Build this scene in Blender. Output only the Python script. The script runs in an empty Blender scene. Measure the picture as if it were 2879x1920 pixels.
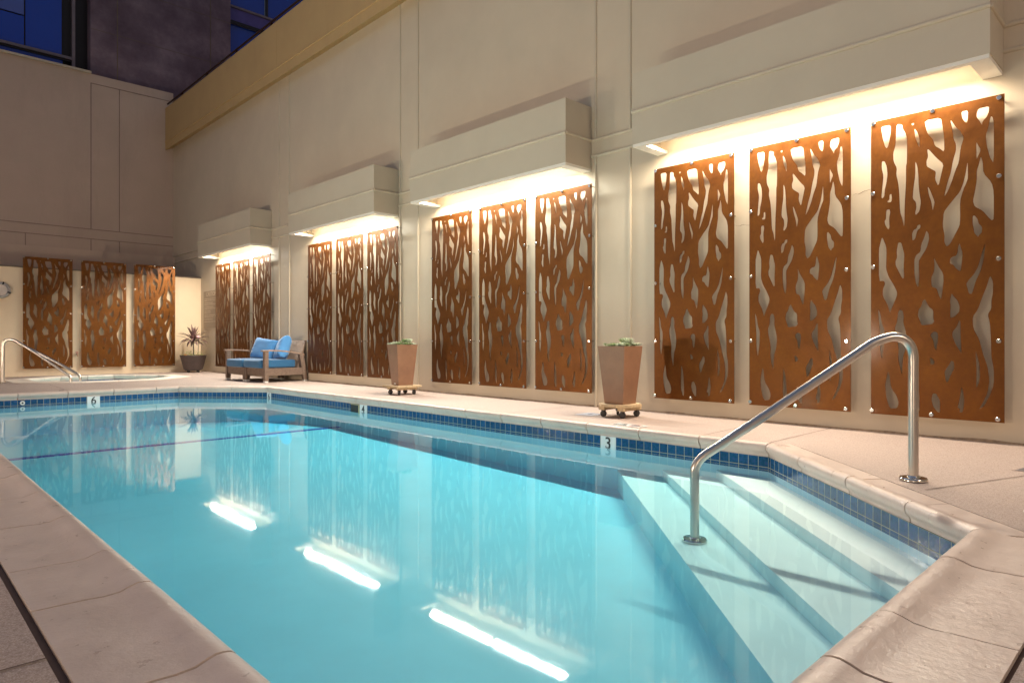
import bpy, bmesh, math, random
from mathutils import Vector, Matrix, noise
random.seed(7)
sc = bpy.context.scene
R = math.radians
col = sc.collection

# ---------------------------------------------------------------- camera
CAMZ = 0.765
cam = bpy.data.cameras.new('camera'); cam_o = bpy.data.objects.new('camera', cam); col.objects.link(cam_o)
cam.sensor_width = 36; cam.lens = 36*1870/2879; cam.shift_y = -1.0/2879
cam.clip_end = 500; cam.clip_start = 0.02
TH = math.atan(1809.5/1870)
cam_o.location = (0, 0, CAMZ); cam_o.rotation_euler = (R(90), 0, -TH)
sc.camera = cam_o
sc.render.resolution_x = 1024; sc.render.resolution_y = 682

# ---------------------------------------------------------------- world, exposure
w = bpy.data.worlds.new('World'); sc.world = w; w.use_nodes = True
nt = w.node_tree; nt.nodes.clear()
sky = nt.nodes.new('ShaderNodeTexSky'); sky.sky_type = 'NISHITA'; sky.sun_disc = False
sky.sun_elevation = R(-4); sky.sun_rotation = R(0)
bg = nt.nodes.new('ShaderNodeBackground'); bg.inputs[1].default_value = 11.0
wo = nt.nodes.new('ShaderNodeOutputWorld')
nt.links.new(sky.outputs[0], bg.inputs[0]); nt.links.new(bg.outputs[0], wo.inputs[0])
sc.view_settings.view_transform = 'Standard'; sc.view_settings.look = 'None'
sc.view_settings.exposure = 0.4; sc.view_settings.gamma = 1
sc.render.engine = 'CYCLES'
sc.cycles.max_bounces = 10; sc.cycles.diffuse_bounces = 6; sc.cycles.transparent_max_bounces = 12

TUBE = 9.0
DOWN = 70.0        # their reflectors, watts        # fluorescent tubes in the wall canopies
POOLW = 12.0        # added underwater fill lamps, watts
FILL = 95.0       # unseen fill lamps added on the court's other side (watts)

# ---------------------------------------------------------------- materials
def mat(name):
    m = bpy.data.materials.new(name); m.use_nodes = True
    n = m.node_tree; b = n.nodes['Principled BSDF']
    return m, n, b
def node(n, t, **k):
    x = n.nodes.new(t)
    for a, v in k.items(): setattr(x, a, v)
    return x
def coord(n, scale=(1,1,1), kind='Object'):
    tc = node(n, 'ShaderNodeTexCoord'); mp = node(n, 'ShaderNodeMapping')
    mp.inputs['Scale'].default_value = scale
    n.links.new(tc.outputs[kind], mp.inputs[0]); return mp.outputs[0]
def nz(n, vec, scale, detail=4, rough=.6):
    t = node(n, 'ShaderNodeTexNoise'); t.inputs['Scale'].default_value = scale
    t.inputs['Detail'].default_value = detail; t.inputs['Roughness'].default_value = rough
    n.links.new(vec, t.inputs['Vector']); return t.outputs['Fac']
def ramp(n, fac, stops):
    r = node(n, 'ShaderNodeValToRGB'); cr = r.color_ramp
    while len(cr.elements) < len(stops): cr.elements.new(.5)
    for e, (p, c) in zip(cr.elements, stops):
        e.position = p; e.color = (*c, 1) if len(c) == 3 else c
    n.links.new(fac, r.inputs[0]); return r.outputs[0]
def mixc(n, a, b, fac, mode='MIX'):
    m = node(n, 'ShaderNodeMix', data_type='RGBA', blend_type=mode)
    for s, v in ((6, a), (7, b)):
        if isinstance(v, tuple): m.inputs[s].default_value = (*v, 1)
        else: n.links.new(v, m.inputs[s])
    if isinstance(fac, float): m.inputs[0].default_value = fac
    else: n.links.new(fac, m.inputs[0])
    return m.outputs[2]
def bump(n, b, h, strength=.3, dist=.01, prev=None):
    x = node(n, 'ShaderNodeBump'); x.inputs['Strength'].default_value = strength; x.inputs['Distance'].default_value = dist
    n.links.new(h, x.inputs['Height'])
    if prev: n.links.new(prev, x.inputs['Normal'])
    n.links.new(x.outputs[0], b.inputs['Normal']); return x.outputs[0]
def simple(name, c, rough=.6, metal=0, var=.12, scale=6, bmp=0, bs=60, bd=.002, c2=None, coords=(1,1,1), spec=None):
    m, n, b = mat(name); v = coord(n, coords)
    f = nz(n, v, scale)
    lo = tuple(x*(1-var) for x in c); hi = c2 if c2 else tuple(min(1, x*(1+var)) for x in c)
    n.links.new(ramp(n, f, [(.3, lo), (.7, hi)]), b.inputs['Base Color'])
    b.inputs['Roughness'].default_value = rough; b.inputs['Metallic'].default_value = metal
    if spec is not None: b.inputs['Specular IOR Level'].default_value = spec
    if bmp: bump(n, b, nz(n, v, bs, 3), bmp, bd)
    return m

def wall_mat(name, c, stain=(.5,.4,.3), amt=.25):
    m, n, b = mat(name); v = coord(n)
    base = ramp(n, nz(n, v, 1.3, 5), [(.25, tuple(x*.93 for x in c)), (.75, tuple(min(1,x*1.04) for x in c))])
    vs = coord(n, (.9, .9, .18))
    st = ramp(n, nz(n, vs, 2.2, 6, .7), [(.52, (0,0,0)), (.8, (amt,amt,amt))])
    n.links.new(mixc(n, base, stain, st), b.inputs['Base Color'])
    b.inputs['Roughness'].default_value = .75
    p = bump(n, b, nz(n, v, 4, 5), .25, .012)
    bump(n, b, nz(n, v, 140, 2), .12, .002, p)
    return m
M = {}
M['wall'] = wall_mat('cream_render', (.57,.485,.365))
M['trim'] = wall_mat('cream_trim', (.54,.47,.36), amt=.1)
M['parapet'] = wall_mat('tan_render', (.50,.34,.15), (.3,.2,.1), .2)
M['backwall'] = wall_mat('mauve_render', (.52,.405,.325), (.34,.26,.22), .35)
M['lowwall'] = wall_mat('low_wall_render', (.76,.61,.43), (.5,.38,.25), .2)
M['groove'] = simple('groove_dark', (.16,.12,.09), .9)
M['concrete'] = None
m, n, b = mat('board_concrete'); v = coord(n)
c1 = ramp(n, nz(n, v, .9, 6, .7), [(.3, (.085,.055,.075)), (.5, (.15,.105,.135)), (.72, (.26,.19,.225))])
n.links.new(c1, b.inputs['Base Color']); b.inputs['Roughness'].default_value = .8
bump(n, b, nz(n, v, 12, 5), .3, .01); M['concrete'] = m

# pebble deck
m, n, b = mat('aggregate_deck'); v = coord(n)
vo = node(n, 'ShaderNodeTexVoronoi'); vo.inputs['Scale'].default_value = 190; n.links.new(v, vo.inputs['Vector'])
sp = ramp(n, vo.outputs['Distance'], [(.1, (.70,.585,.525)), (.6, (.50,.40,.355))])
big = ramp(n, nz(n, v, 1.1, 6), [(.3, (.80,.78,.76)), (.7, (1,1,1))])
fine = ramp(n, nz(n, v, 320, 2, .9), [(.35, (.62,.6,.58)), (.6, (1.0,1.0,1.0))])
cc = mixc(n, mixc(n, sp, big, 1., 'MULTIPLY'), fine, .8, 'MULTIPLY')
grit = ramp(n, nz(n, v, 90, 3, .8), [(.40, (.60,.55,.5)), (.5, (1,1,1))]); cc = mixc(n, cc, grit, .55, 'MULTIPLY')
blot = ramp(n, nz(n, v, .55, 5, .6), [(.42, (1,1,1)), (.7, (.80,.74,.70))]); cc = mixc(n, cc, blot, .8, 'MULTIPLY')
n.links.new(cc, b.inputs['Base Color']); b.inputs['Roughness'].default_value = .7
bump(n, b, nz(n, v, 260, 3, .8), .5, .003); M['deck'] = m
# coping stone
m, n, b = mat('cast_coping'); v = coord(n)
cc = ramp(n, nz(n, v, 3.5, 7, .7), [(.25, (.50,.40,.345)), (.55, (.60,.49,.425)), (.8, (.66,.555,.485))])
n.links.new(cc, b.inputs['Base Color']); b.inputs['Roughness'].default_value = .34
rr = ramp(n, nz(n, v, 14, 4), [(.3, (.26,.26,.26)), (.7, (.46,.46,.46))]); n.links.new(rr, b.inputs['Roughness'])
p = bump(n, b, nz(n, v, 22, 6, .65), .55, .008); bump(n, b, nz(n, v, 120, 3), .2, .002, p); M['coping'] = m
M['spacoping'] = simple('pale_coping', (.80,.72,.63), .4, 0, .08, 5, .3, 30)
M['mortar'] = simple('dark_joint', (.12,.075,.055), .95, bmp=.4, bs=90)
M['plaster'] = simple('pool_plaster', (.56,.75,.82), .7, var=.04, scale=2)
M['stepplaster'] = simple('step_plaster', (.80,.86,.86), .7, var=.04, scale=3)
# tiles: UV in metres
m, n, b = mat('blue_waterline_tile')
tc = node(n, 'ShaderNodeTexCoord'); br = node(n, 'ShaderNodeTexBrick')
br.offset = 0; br.squash = 1
br.inputs['Scale'].default_value = 1; br.inputs['Mortar Size'].default_value = .0024; br.inputs['Mortar Smooth'].default_value = .15
br.inputs['Brick Width'].default_value = .078; br.inputs['Row Height'].default_value = .078
br.inputs['Color1'].default_value = (.35,.35,.35,1); br.inputs['Color2'].default_value = (1,1,1,1)
br.inputs['Bias'].default_value = 0
n.links.new(tc.outputs['UV'], br.inputs['Vector'])
blue = ramp(n, nz(n, tc.outputs['UV'], 42, 4, .65), [(.3, (.006,.035,.12)), (.5, (.010,.095,.23)), (.7, (.045,.075,.28))])
var = mixc(n, blue, br.outputs['Color'], .45, 'MULTIPLY')
n.links.new(mixc(n, var, (.36,.38,.27), br.outputs['Fac']), b.inputs['Base Color'])
rf = ramp(n, br.outputs['Fac'], [(0, (.08,.08,.08)), (1, (.7,.7,.7))]); n.links.new(rf, b.inputs['Roughness'])
inv = node(n, 'ShaderNodeMath', operation='SUBTRACT'); inv.inputs[0].default_value = 1; n.links.new(br.outputs['Fac'], inv.inputs[1])
p = bump(n, b, inv.outputs[0], .6, .003); bump(n, b, nz(n, tc.outputs['UV'], 30, 2), .25, .004, p)
M['tile'] = m
# rusted panel
m, n, b = mat('rusted_steel'); v = coord(n)
cc = ramp(n, nz(n, v, 2.2, 7, .7), [(.2, (.095,.028,.002)), (.5, (.142,.046,.0035)), (.8, (.20,.071,.005))])
cc = mixc(n, cc, ramp(n, nz(n, v, 35, 4), [(.3, (.86,.84,.8)), (.7, (1,1,1))]), 1., 'MULTIPLY')
n.links.new(cc, b.inputs['Base Color']); b.inputs['Metallic'].default_value = .7
n.links.new(ramp(n, nz(n, v, 9, 5), [(.3, (.34,.34,.34)), (.7, (.48,.48,.48))]), b.inputs['Roughness'])
b.inputs['Coat Weight'].default_value = .10; b.inputs['Coat Roughness'].default_value = .12
bump(n, b, nz(n, v, 60, 4), .08, .001); M['rust'] = m
M['steel'] = simple('brushed_steel', (.62,.61,.58), .17, 1, .06, 30)
M['rail_steel'] = simple('polished_rail', (.56,.52,.47), .28, 1, .05, 12)
m, n, b = mat('canopy_underside'); b.inputs['Base Color'].default_value = (.78,.74,.66,1); b.inputs['Roughness'].default_value = .6; M['under'] = m
def emit(name, c, s):
    m, n, b = mat(name); b.inputs['Base Color'].default_value = (.8,.8,.8,1)
    b.inputs['Emission Color'].default_value = (*c, 1); b.inputs['Emission Strength'].default_value = s; return m
M['tube_warm'] = emit('tube_glow_warm', (1,.86,.68), TUBE)
M['tube_cool'] = emit('tube_glow_cool', (.90,.95,.88), TUBE)
M['lens'] = emit('fill_lamp_lens', (1,.70,.42), 30)  # glowing front of the added fill lamps
M['bronze'] = simple('bronze_metal', (.06,.025,.02), .45, .7)
M['dark'] = simple('dark_frame', (.012,.011,.013), .4, .2)
M['mullion'] = simple('mullion_grey', (.20,.17,.19), .5, .3)
m, n, b = mat('window_glass'); b.inputs['Base Color'].default_value = (.0,.05,.42,1); b.inputs['Roughness'].default_value = .03  # blue base colour stands in for the reflected dusk sky
b.inputs['IOR'].default_value = 1.5; v = coord(n); bump(n, b, nz(n, v, .5, 2), .05, .02); M['glass'] = m
m, n, b = mat('reflection_glass'); b.inputs['Base Color'].default_value = (.04,.09,.40,1); b.inputs['Roughness'].default_value = .12  # paler blue base: a lighter reflection put into the pane's colour
b.inputs['IOR'].default_value = 1.7; M['pale_reflection'] = m
M['planter'] = simple('glazed_planter', (.27,.14,.082), .38, .15, .15, 4, .15, 30)
M['pot'] = simple('dark_pot', (.085,.062,.058), .45, 0, .15, 8)
M['wood'] = simple('dolly_wood', (.50,.37,.22), .6, 0, .2, 6, .2, 40, coords=(8,1,1))
M['rubber'] = simple('caster_rubber', (.03,.028,.028), .5)
M['soil'] = simple('potting_soil', (.05,.035,.025), .95, bmp=.8, bs=60, bd=.01)
M['frond'] = simple('purple_frond', (.13,.065,.060), .42, 0, .3, 9, c2=(.26,.14,.13))
M['stem'] = simple('brown_stem', (.08,.055,.045), .8)
M['leafy'] = simple('lime_leaf', (.22,.30,.035), .5, 0, .4, 25, c2=(.42,.46,.08))
M['bloom'] = simple('orange_bloom', (.75,.20,.04), .5)
M['pink'] = simple('pink_bloom', (.75,.48,.50), .5)
M['succ'] = simple('succulent_green', (.10,.19,.07), .45, 0, .3, 30, c2=(.42,.52,.25))
M['succ2'] = simple('succulent_pale', (.45,.55,.42), .45, 0, .3, 30, c2=(.75,.78,.60))
m, n, b = mat('woven_wicker')
tc = node(n, 'ShaderNodeTexCoord'); br = node(n, 'ShaderNodeTexBrick'); br.offset = .5
br.inputs['Scale'].default_value = 1; br.inputs['Brick Width'].default_value = .022; br.inputs['Row Height'].default_value = .009
br.inputs['Mortar Size'].default_value = .0016; br.inputs['Mortar Smooth'].default_value = .6
n.links.new(tc.outputs['UV'], br.inputs['Vector'])
br.inputs['Color1'].default_value = (.22,.15,.11,1); br.inputs['Color2'].default_value = (.35,.25,.19,1); br.inputs['Mortar'].default_value = (.10,.06,.042,1)
n.links.new(br.outputs['Color'], b.inputs['Base Color']); b.inputs['Roughness'].default_value = .55
inv = node(n, 'ShaderNodeMath', operation='SUBTRACT'); inv.inputs[0].default_value = 1; n.links.new(br.outputs['Fac'], inv.inputs[1])
bump(n, b, inv.outputs[0], .8, .004); M['wicker'] = m
M['armwood'] = simple('arm_resin', (.31,.215,.16), .4, 0, .15, 20, .2, 60)
def fabric(name, c):
    m, n, b = mat(name); v = coord(n)
    n.links.new(ramp(n, nz(n, v, 5, 4), [(.3, tuple(x*.88 for x in c)), (.7, c)]), b.inputs['Base Color'])
    b.inputs['Roughness'].default_value = .85; b.inputs['Sheen Weight'].default_value = .3
    bump(n, b, nz(n, v, 450, 2), .3, .001); return m
M['blue'] = fabric('blue_cushion', (.025,.14,.30)); M['blue2'] = fabric('blue_pillow', (.060,.23,.50))
M['white'] = simple('white_plastic', (.72,.72,.69), .4, 0, .04)
M['tilewhite'] = simple('white_glazed_tile', (.74,.78,.78), .25, 0, .03, 12)
M['ink'] = simple('black_ink', (.015,.018,.022), .4)
M['signplate'] = simple('sign_plate', (.30,.225,.16), .5, 0, .05)
M['signink'] = simple('sign_ink', (.55,.43,.31), .6)
M['grate'] = simple('grate_grey', (.25,.23,.24), .5, .3)
M['lid'] = simple('lid_blue_grey', (.46,.46,.50), .55, 0, .05)
M['yellow'] = simple('skimmer_face', (.40,.38,.20), .5)
M['darkhole'] = simple('skimmer_dark', (.01,.02,.02), .6)
M['line'] = simple('navy_tile_line', (.015,.07,.45), .3, 0, .3, 30)
# water
def water_mat(name, sigma, dens, bs=1.4, bd=.006):
    m = bpy.data.materials.new(name); m.use_nodes = True; n = m.node_tree; n.nodes.clear()
    out = node(n, 'ShaderNodeOutputMaterial')
    v = coord(n, (1, 1, 1))
    h = nz(n, v, bs, 3, .5)
    bp = node(n, 'ShaderNodeBump'); bp.inputs['Strength'].default_value = .15; bp.inputs['Distance'].default_value = bd
    n.links.new(h, bp.inputs['Height'])
    geo = node(n, 'ShaderNodeNewGeometry')
    ior = node(n, 'ShaderNodeMath', operation='MULTIPLY_ADD')   # same reflectance from both sides
    n.links.new(geo.outputs['Backfacing'], ior.inputs[0]); ior.inputs[1].default_value = 1/1.34-1.34; ior.inputs[2].default_value = 1.34
    fr = node(n, 'ShaderNodeFresnel'); n.links.new(ior.outputs[0], fr.inputs['IOR']); n.links.new(bp.outputs[0], fr.inputs['Normal'])
    tr = node(n, 'ShaderNodeBsdfTransparent')
    gl = node(n, 'ShaderNodeBsdfGlossy'); gl.inputs['Roughness'].default_value = .03; gl.inputs['Color'].default_value = (1,1,1,1)
    n.links.new(bp.outputs[0], gl.inputs['Normal'])
    mx = node(n, 'ShaderNodeMixShader'); n.links.new(fr.outputs[0], mx.inputs[0]); n.links.new(tr.outputs[0], mx.inputs[1]); n.links.new(gl.outputs[0], mx.inputs[2])
    n.links.new(mx.outputs[0], out.inputs['Surface'])
    va = node(n, 'ShaderNodeVolumeAbsorption'); va.inputs['Color'].default_value = (*sigma, 1); va.inputs['Density'].default_value = dens
    n.links.new(va.outputs[0], out.inputs['Volume'])
    return m
M['water'] = water_mat('pool_water', (.22,.87,.96), .95)
M['spawater'] = water_mat('spa_water', (.5,.85,.85), 1.2)

# ---------------------------------------------------------------- helpers
def obj(name, bm, m, parent=None, smooth=False, bevel=0):
    if bevel:
        bmesh.ops.bevel(bm, geom=[e for e in bm.edges if e.is_manifold and e.calc_face_angle(0) > .5], offset=bevel, segments=3, profile=.5, affect='EDGES', clamp_overlap=True)
    bmesh.ops.recalc_face_normals(bm, faces=bm.faces)
    me = bpy.data.meshes.new(name); bm.to_mesh(me); bm.free()
    ms = m if isinstance(m, (list, tuple)) else [m]
    for x in ms: me.materials.append(x)
    if smooth: me.polygons.foreach_set('use_smooth', [True]*len(me.polygons))
    if smooth or bevel:
        me.polygons.foreach_set('use_smooth', [True]*len(me.polygons))
        me.set_sharp_from_angle(angle=R(40))
    o = bpy.data.objects.new(name, me); col.objects.link(o)
    if parent: o.parent = parent
    return o
def tag(o, label, cat, group=None):
    o['label'] = label; o['category'] = cat
    if group: o['group'] = group
    return o
def struct(o): o['kind'] = 'structure'; return o
def thing(name, label, cat, loc=(0,0,0), rz=0, group=None):
    o = bpy.data.objects.new(name, None); o.empty_display_size = .1; col.objects.link(o)
    o.location = loc; o.rotation_euler = (0,0,rz); return tag(o, label, cat, group)
def box(bm, x0, x1, y0, y1, z0, z1, mi=0, mtx=None):
    vs = [bm.verts.new(p) for p in ((x0,y0,z0),(x1,y0,z0),(x1,y1,z0),(x0,y1,z0),(x0,y0,z1),(x1,y0,z1),(x1,y1,z1),(x0,y1,z1))]
    if mtx:
        for q in vs: q.co = mtx @ q.co
    for f in ((3,2,1,0),(4,5,6,7),(0,1,5,4),(1,2,6,5),(2,3,7,6),(3,0,4,7)):
        bm.faces.new([vs[i] for i in f]).material_index = mi
    return vs
def bx(*a, **k):
    bm = bmesh.new(); box(bm, *a, **k); return bm
def tube(bm, pts, r, seg=16, caps=True):
    pts = [Vector(p) for p in pts]; rs = r if isinstance(r, list) else [r]*len(pts)
    rings = []; up = None
    for i, p in enumerate(pts):
        t = ((pts[min(i+1,len(pts)-1)]-p).normalized() + (p-pts[max(i-1,0)]).normalized()).normalized() if 0 < i < len(pts)-1 else (pts[1]-pts[0] if i == 0 else pts[-1]-pts[-2]).normalized()
        if up is None:
            a = Vector((0,0,1)) if abs(t.z) < .9 else Vector((1,0,0)); up = (a - t*a.dot(t)).normalized()
        else: up = (up - t*up.dot(t)).normalized()
        s = t.cross(up)
        rings.append([bm.verts.new(p + (up*math.cos(2*math.pi*k/seg) + s*math.sin(2*math.pi*k/seg))*rs[i]) for k in range(seg)])
    for a, b_ in zip(rings, rings[1:]):
        for k in range(seg): bm.faces.new((a[k], a[(k+1)%seg], b_[(k+1)%seg], b_[k]))
    if caps: bm.faces.new(rings[0][::-1]); bm.faces.new(rings[-1])
def lathe(bm, prof, c=(0,0,0), seg=32):
    rings = []
    for r, z in prof:
        rings.append([bm.verts.new((c[0]+max(r,1e-4)*math.cos(2*math.pi*k/seg), c[1]+max(r,1e-4)*math.sin(2*math.pi*k/seg), c[2]+z)) for k in range(seg)])
    for a, b_ in zip(rings, rings[1:]):
        for k in range(seg): bm.faces.new((a[k], a[(k+1)%seg], b_[(k+1)%seg], b_[k]))
    bm.faces.new(rings[0][::-1]); bm.faces.new(rings[-1])
def prism(bm, pts, z0, z1, mi=0):
    lo = [bm.verts.new((x,y,z0)) for x,y in pts]; hi = [bm.verts.new((x,y,z1)) for x,y in pts]
    bm.faces.new(lo[::-1]).material_index = mi; bm.faces.new(hi).material_index = mi
    for i in range(len(pts)):
        j = (i+1)%len(pts); bm.faces.new((lo[i],lo[j],hi[j],hi[i])).material_index = mi
def smooth_path(pts, it=3):
    pts = [Vector(p) for p in pts]
    for _ in range(it):
        q = [pts[0]]
        for a, b_ in zip(pts, pts[1:]): q += [a*.75+b_*.25, a*.25+b_*.75]
        q.append(pts[-1]); pts = q
    return pts
def curve_mesh(loops, depth, bevel=0):
    """filled 2D outline (first loop) with holes -> mesh in the XY plane, thickness depth"""
    cu = bpy.data.curves.new('c', 'CURVE'); cu.dimensions = '2D'; cu.fill_mode = 'BOTH'; cu.extrude = depth/2
    for lp in loops:
        s = cu.splines.new('POLY'); s.points.add(len(lp)-1)
        for i, (x, y) in enumerate(lp): s.points[i].co = (x, y, 0, 1)
        s.use_cyclic_u = True
    o = bpy.data.objects.new('tmp', cu); col.objects.link(o)
    dg = bpy.context.evaluated_depsgraph_get(); me = bpy.data.meshes.new_from_object(o.evaluated_get(dg))
    bpy.data.objects.remove(o); bpy.data.curves.remove(cu); return me
def text_mesh(body, size, depth=.002, align='CENTER', spacing=1):
    cu = bpy.data.curves.new('t', 'FONT'); cu.body = body; cu.size = size; cu.extrude = depth; cu.align_x = align; cu.align_y = 'CENTER'; cu.space_character = spacing
    cu.offset = size*.012
    o = bpy.data.objects.new('tmp', cu); col.objects.link(o)
    dg = bpy.context.evaluated_depsgraph_get(); me = bpy.data.meshes.new_from_object(o.evaluated_get(dg))
    bpy.data.objects.remove(o); bpy.data.curves.remove(cu); return me
def link_mesh(name, me, m, parent=None):
    me.materials.clear(); me.materials.append(m)
    o = bpy.data.objects.new(name, me); col.objects.link(o)
    if parent: o.parent = parent
    return o
def uv_box(o, s=1.0):
    """UVs in metres by dominant face direction (object space)"""
    me = o.data; uv = me.uv_layers.new(name='UVMap')
    for p in me.polygons:
        nx, ny, nz_ = (abs(a) for a in p.normal)
        for li in p.loop_indices:
            c = me.vertices[me.loops[li].vertex_index].co
            uv.data[li].uv = ((c.y if nx >= max(ny,nz_) else c.x)*s, (c.z if nz_ < max(nx,ny) else c.y)*s)

# ================================================================ POOL SHELL, DECK
WX = 6.11                 # court-side face of the long wall
ZT = -.085; ZW = -.173    # tile top, water level
LIPO = .022
POOL = [(.63,.62),(3.19,.62),(4.75,2.2),(4.75,10.75),(3.73,11.86),(.63,11.86)]     # tile line, counter-clockwise
def floor_z(x, y): 
    if y < 3: return -.56
    if y < 8.3: return -.56 + (y-3)/5.3*.118
    return -.442 - max(0, y-8.6)*.05
def offset_poly(P, ds):
    """offset each edge i (P[i]->P[i+1]) outwards by ds[i]; CCW polygon"""
    n_ = len(P); L = []
    for i in range(n_):
        a = Vector(P[i]); b_ = Vector(P[(i+1)%n_]); d = (b_-a).normalized(); nn = Vector((d.y, -d.x)); L.append((a+nn*ds[i], d))
    out = []
    for i in range(n_):
        (p, d), (q, e) = L[i-1], L[i]
        den = d.x*e.y - d.y*e.x
        t = ((q.x-p.x)*e.y - (q.y-p.y)*e.x)/den; out.append(tuple(p+d*t))
    return out
def wall_ring(P, z0, z1, name, m, uo=0):
    bm = bmesh.new(); uvl = bm.loops.layers.uv.new('UVMap'); n_ = len(P); run = uo
    for i in range(n_):
        a, b_ = P[i], P[(i+1)%n_]; L = (Vector(b_)-Vector(a)).length
        vs = [bm.verts.new((a[0],a[1],z0)), bm.verts.new((b_[0],b_[1],z0)), bm.verts.new((b_[0],b_[1],z1)), bm.verts.new((a[0],a[1],z1))]
        f = bm.faces.new(vs)
        for lp, u_ in zip(f.loops, ((0,z0),(L,z0),(L,z1),(0,z1))): lp[uvl].uv = (run+u_[0], u_[1]-z1 + .078*20)
        run += round(L/.078)*.078
    me = bpy.data.meshes.new(name); bm.to_mesh(me); bm.free(); me.materials.append(m)
    o = bpy.data.objects.new(name, me); col.objects.link(o); return o

def coping(P, wid, name, joints, lip=LIPO, height=1.0, parent=None, mt='coping'):
    """rolled-edge coping swept round the pool in separate stones"""
    n_ = len(P); bm = bmesh.new()
    prof = [(1,-.07),(1,.002),(.55,.0),(.40,-.003),(.26,.0),(.17,.010)]
    nose = [(.030,.016),(.012,.0155),(-.006,.011),(-.018,.001),(-.0225,-.014),(-.021,-.032),(-.014,-.047),(-.002,-.056),(.004,-.070),(.004,ZT)]
    for i in range(n_):
        a = Vector(P[i]); b_ = Vector(P[(i+1)%n_]); d = (b_-a).normalized(); nn = Vector((d.y,-d.x)); W = wid[i]; L = (b_-a).length
        pts = [(max(.045, f*W) if f*W > .04 else .045, z) for f, z in prof]
        if W < .09: pts = [(W,-.07),(W,.002),(W*.9,.004)]
        pts += nose
        # mitre slopes
        pv = Vector(P[i-1]); nx_ = Vector(P[(i+2)%n_])
        d0 = (a-pv).normalized(); d1 = (nx_-b_).normalized()
        def mit(dA, dB):
            nA = Vector((dA.y,-dA.x)); nB = Vector((dB.y,-dB.x)); m_ = (nA+nB).normalized(); return m_/m_.dot(nA)
        m0 = mit(d0, d); m1 = mit(d, d1)
        cuts = [0] + [c for c in joints.get(i, [])] + [L]
        for c0, c1 in zip(cuts, cuts[1:]):
            g = .0045; k = max(2, int((c1-c0)/.06)); rows = []
            hz = random.uniform(-.0012,.0012)
            for s_ in range(k+1):
                t = c0 + (c1-c0)*s_/k; row = []
                for o_, z in pts:
                    if c0 == 0 and s_ == 0: q = a + m0*o_ + d*g
                    elif c1 == L and s_ == k: q = b_ + m1*o_ - d*g
                    else:
                        tt = t + (g if s_ == 0 else 0) - (g if s_ == k else 0)
                        q = a + d*tt + nn*o_
                    wob = noise.noise(Vector((q.x*4, q.y*4, o_*8)))*.0018
                    row.append(bm.verts.new((q.x, q.y, z + hz + wob)))
                rows.append(row)
            for r0, r1 in zip(rows, rows[1:]):
                for j in range(len(pts)-1): bm.faces.new((r0[j], r1[j], r1[j+1], r0[j+1]))
            bm.faces.new(rows[0][::-1]); bm.faces.new(rows[-1])
    return obj(name, bm, M[mt], parent, smooth=True)

wid = [.31,.185,.055,.055,.055,.30]      # near, diagonal, right, far cut, far, left
def jl(L, first, step): 
    r = []; t = first
    while t < L-.12: r.append(t); t += step
    return r
# near edge param runs from x=.63 ; joints measured at x = 1.655 2.037 2.70
joints = {0: [.46,1.02,1.41,2.07], 1: [.46,1.03,1.66], 2: jl(8.55,.56,.575), 3: jl(1.5,.6,.6), 4: jl(3.1,.35,.61), 5: jl(11.24,.66,.63)}
joints[5] = sorted([11.86-y for y in (1.0,1.64,2.29,2.73,3.39,4.02,4.65,5.28,5.9,6.5,7.15,7.8,8.4,9.0,9.6,10.3,11.0)])
cop = coping(POOL, wid, 'pool_coping', joints); struct(cop)
# joint bed just under the stones
outer = offset_poly(POOL, wid); inner = offset_poly(POOL, [.012]*6)
def ring_mesh(outp, inp, z, name, m):
    me = curve_mesh([outp, inp], .002); o = link_mesh(name, me, m); o.location.z = z; return o
bed = ring_mesh(offset_poly(POOL, [w_+.034 for w_ in wid]), inner, -.012, 'joint_bed', M['mortar']); struct(bed)
wt = wall_ring(POOL, ZT-.110, ZT, 'waterline_tile', M['tile']); struct(wt)
# plaster basin
bm = bmesh.new(); 
PI = POOL
wallb = wall_ring(offset_poly(POOL,[.0]*6), -.9, ZT-.110, 'pool_wall', M['plaster']); struct(wallb)
NX, NY = 12, 46; g = []
for j in range(NY+1):
    y = .45 + j*(11.6)/NY; row = []
    for i in range(NX+1):
        x = .5 + i*4.4/NX; row.append(bm.verts.new((x, y, floor_z(x,y))))
    g.append(row)
for j in range(NY):
    for i in range(NX): bm.faces.new((g[j][i], g[j][i+1], g[j+1][i+1], g[j+1][i]))
struct(obj('pool_floor', bm, M['plaster'], smooth=True))
# steps along the diagonal, x - y = c
def step(c, z, name):
    bm = bmesh.new()
    pts = [(c+.60,.60),(3.3,.60),(4.78,2.1),(4.78,4.78-c)]
    prism(bm, pts, -.7, z); o = obj(name, bm, M['stepplaster'], bevel=.018); struct(o)
step(2.13, -.236, 'pool_step'); step(1.64, -.302, 'pool_step'); step(1.18, -.369, 'pool_step')
# lane line on the floor
bm = bmesh.new()
prism(bm, [(.60,8.36),(4.76,8.36),(4.76,8.45),(.60,8.45)], floor_z(1,8.4)-.02, floor_z(1,8.4)+.009)
struct(obj('floor_line', bm, M['line']))
# water
bm = bmesh.new(); prism(bm, offset_poly(POOL, [.006]*6), -1.2, ZW)
struct(obj('water', bm, M['water']))

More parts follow.
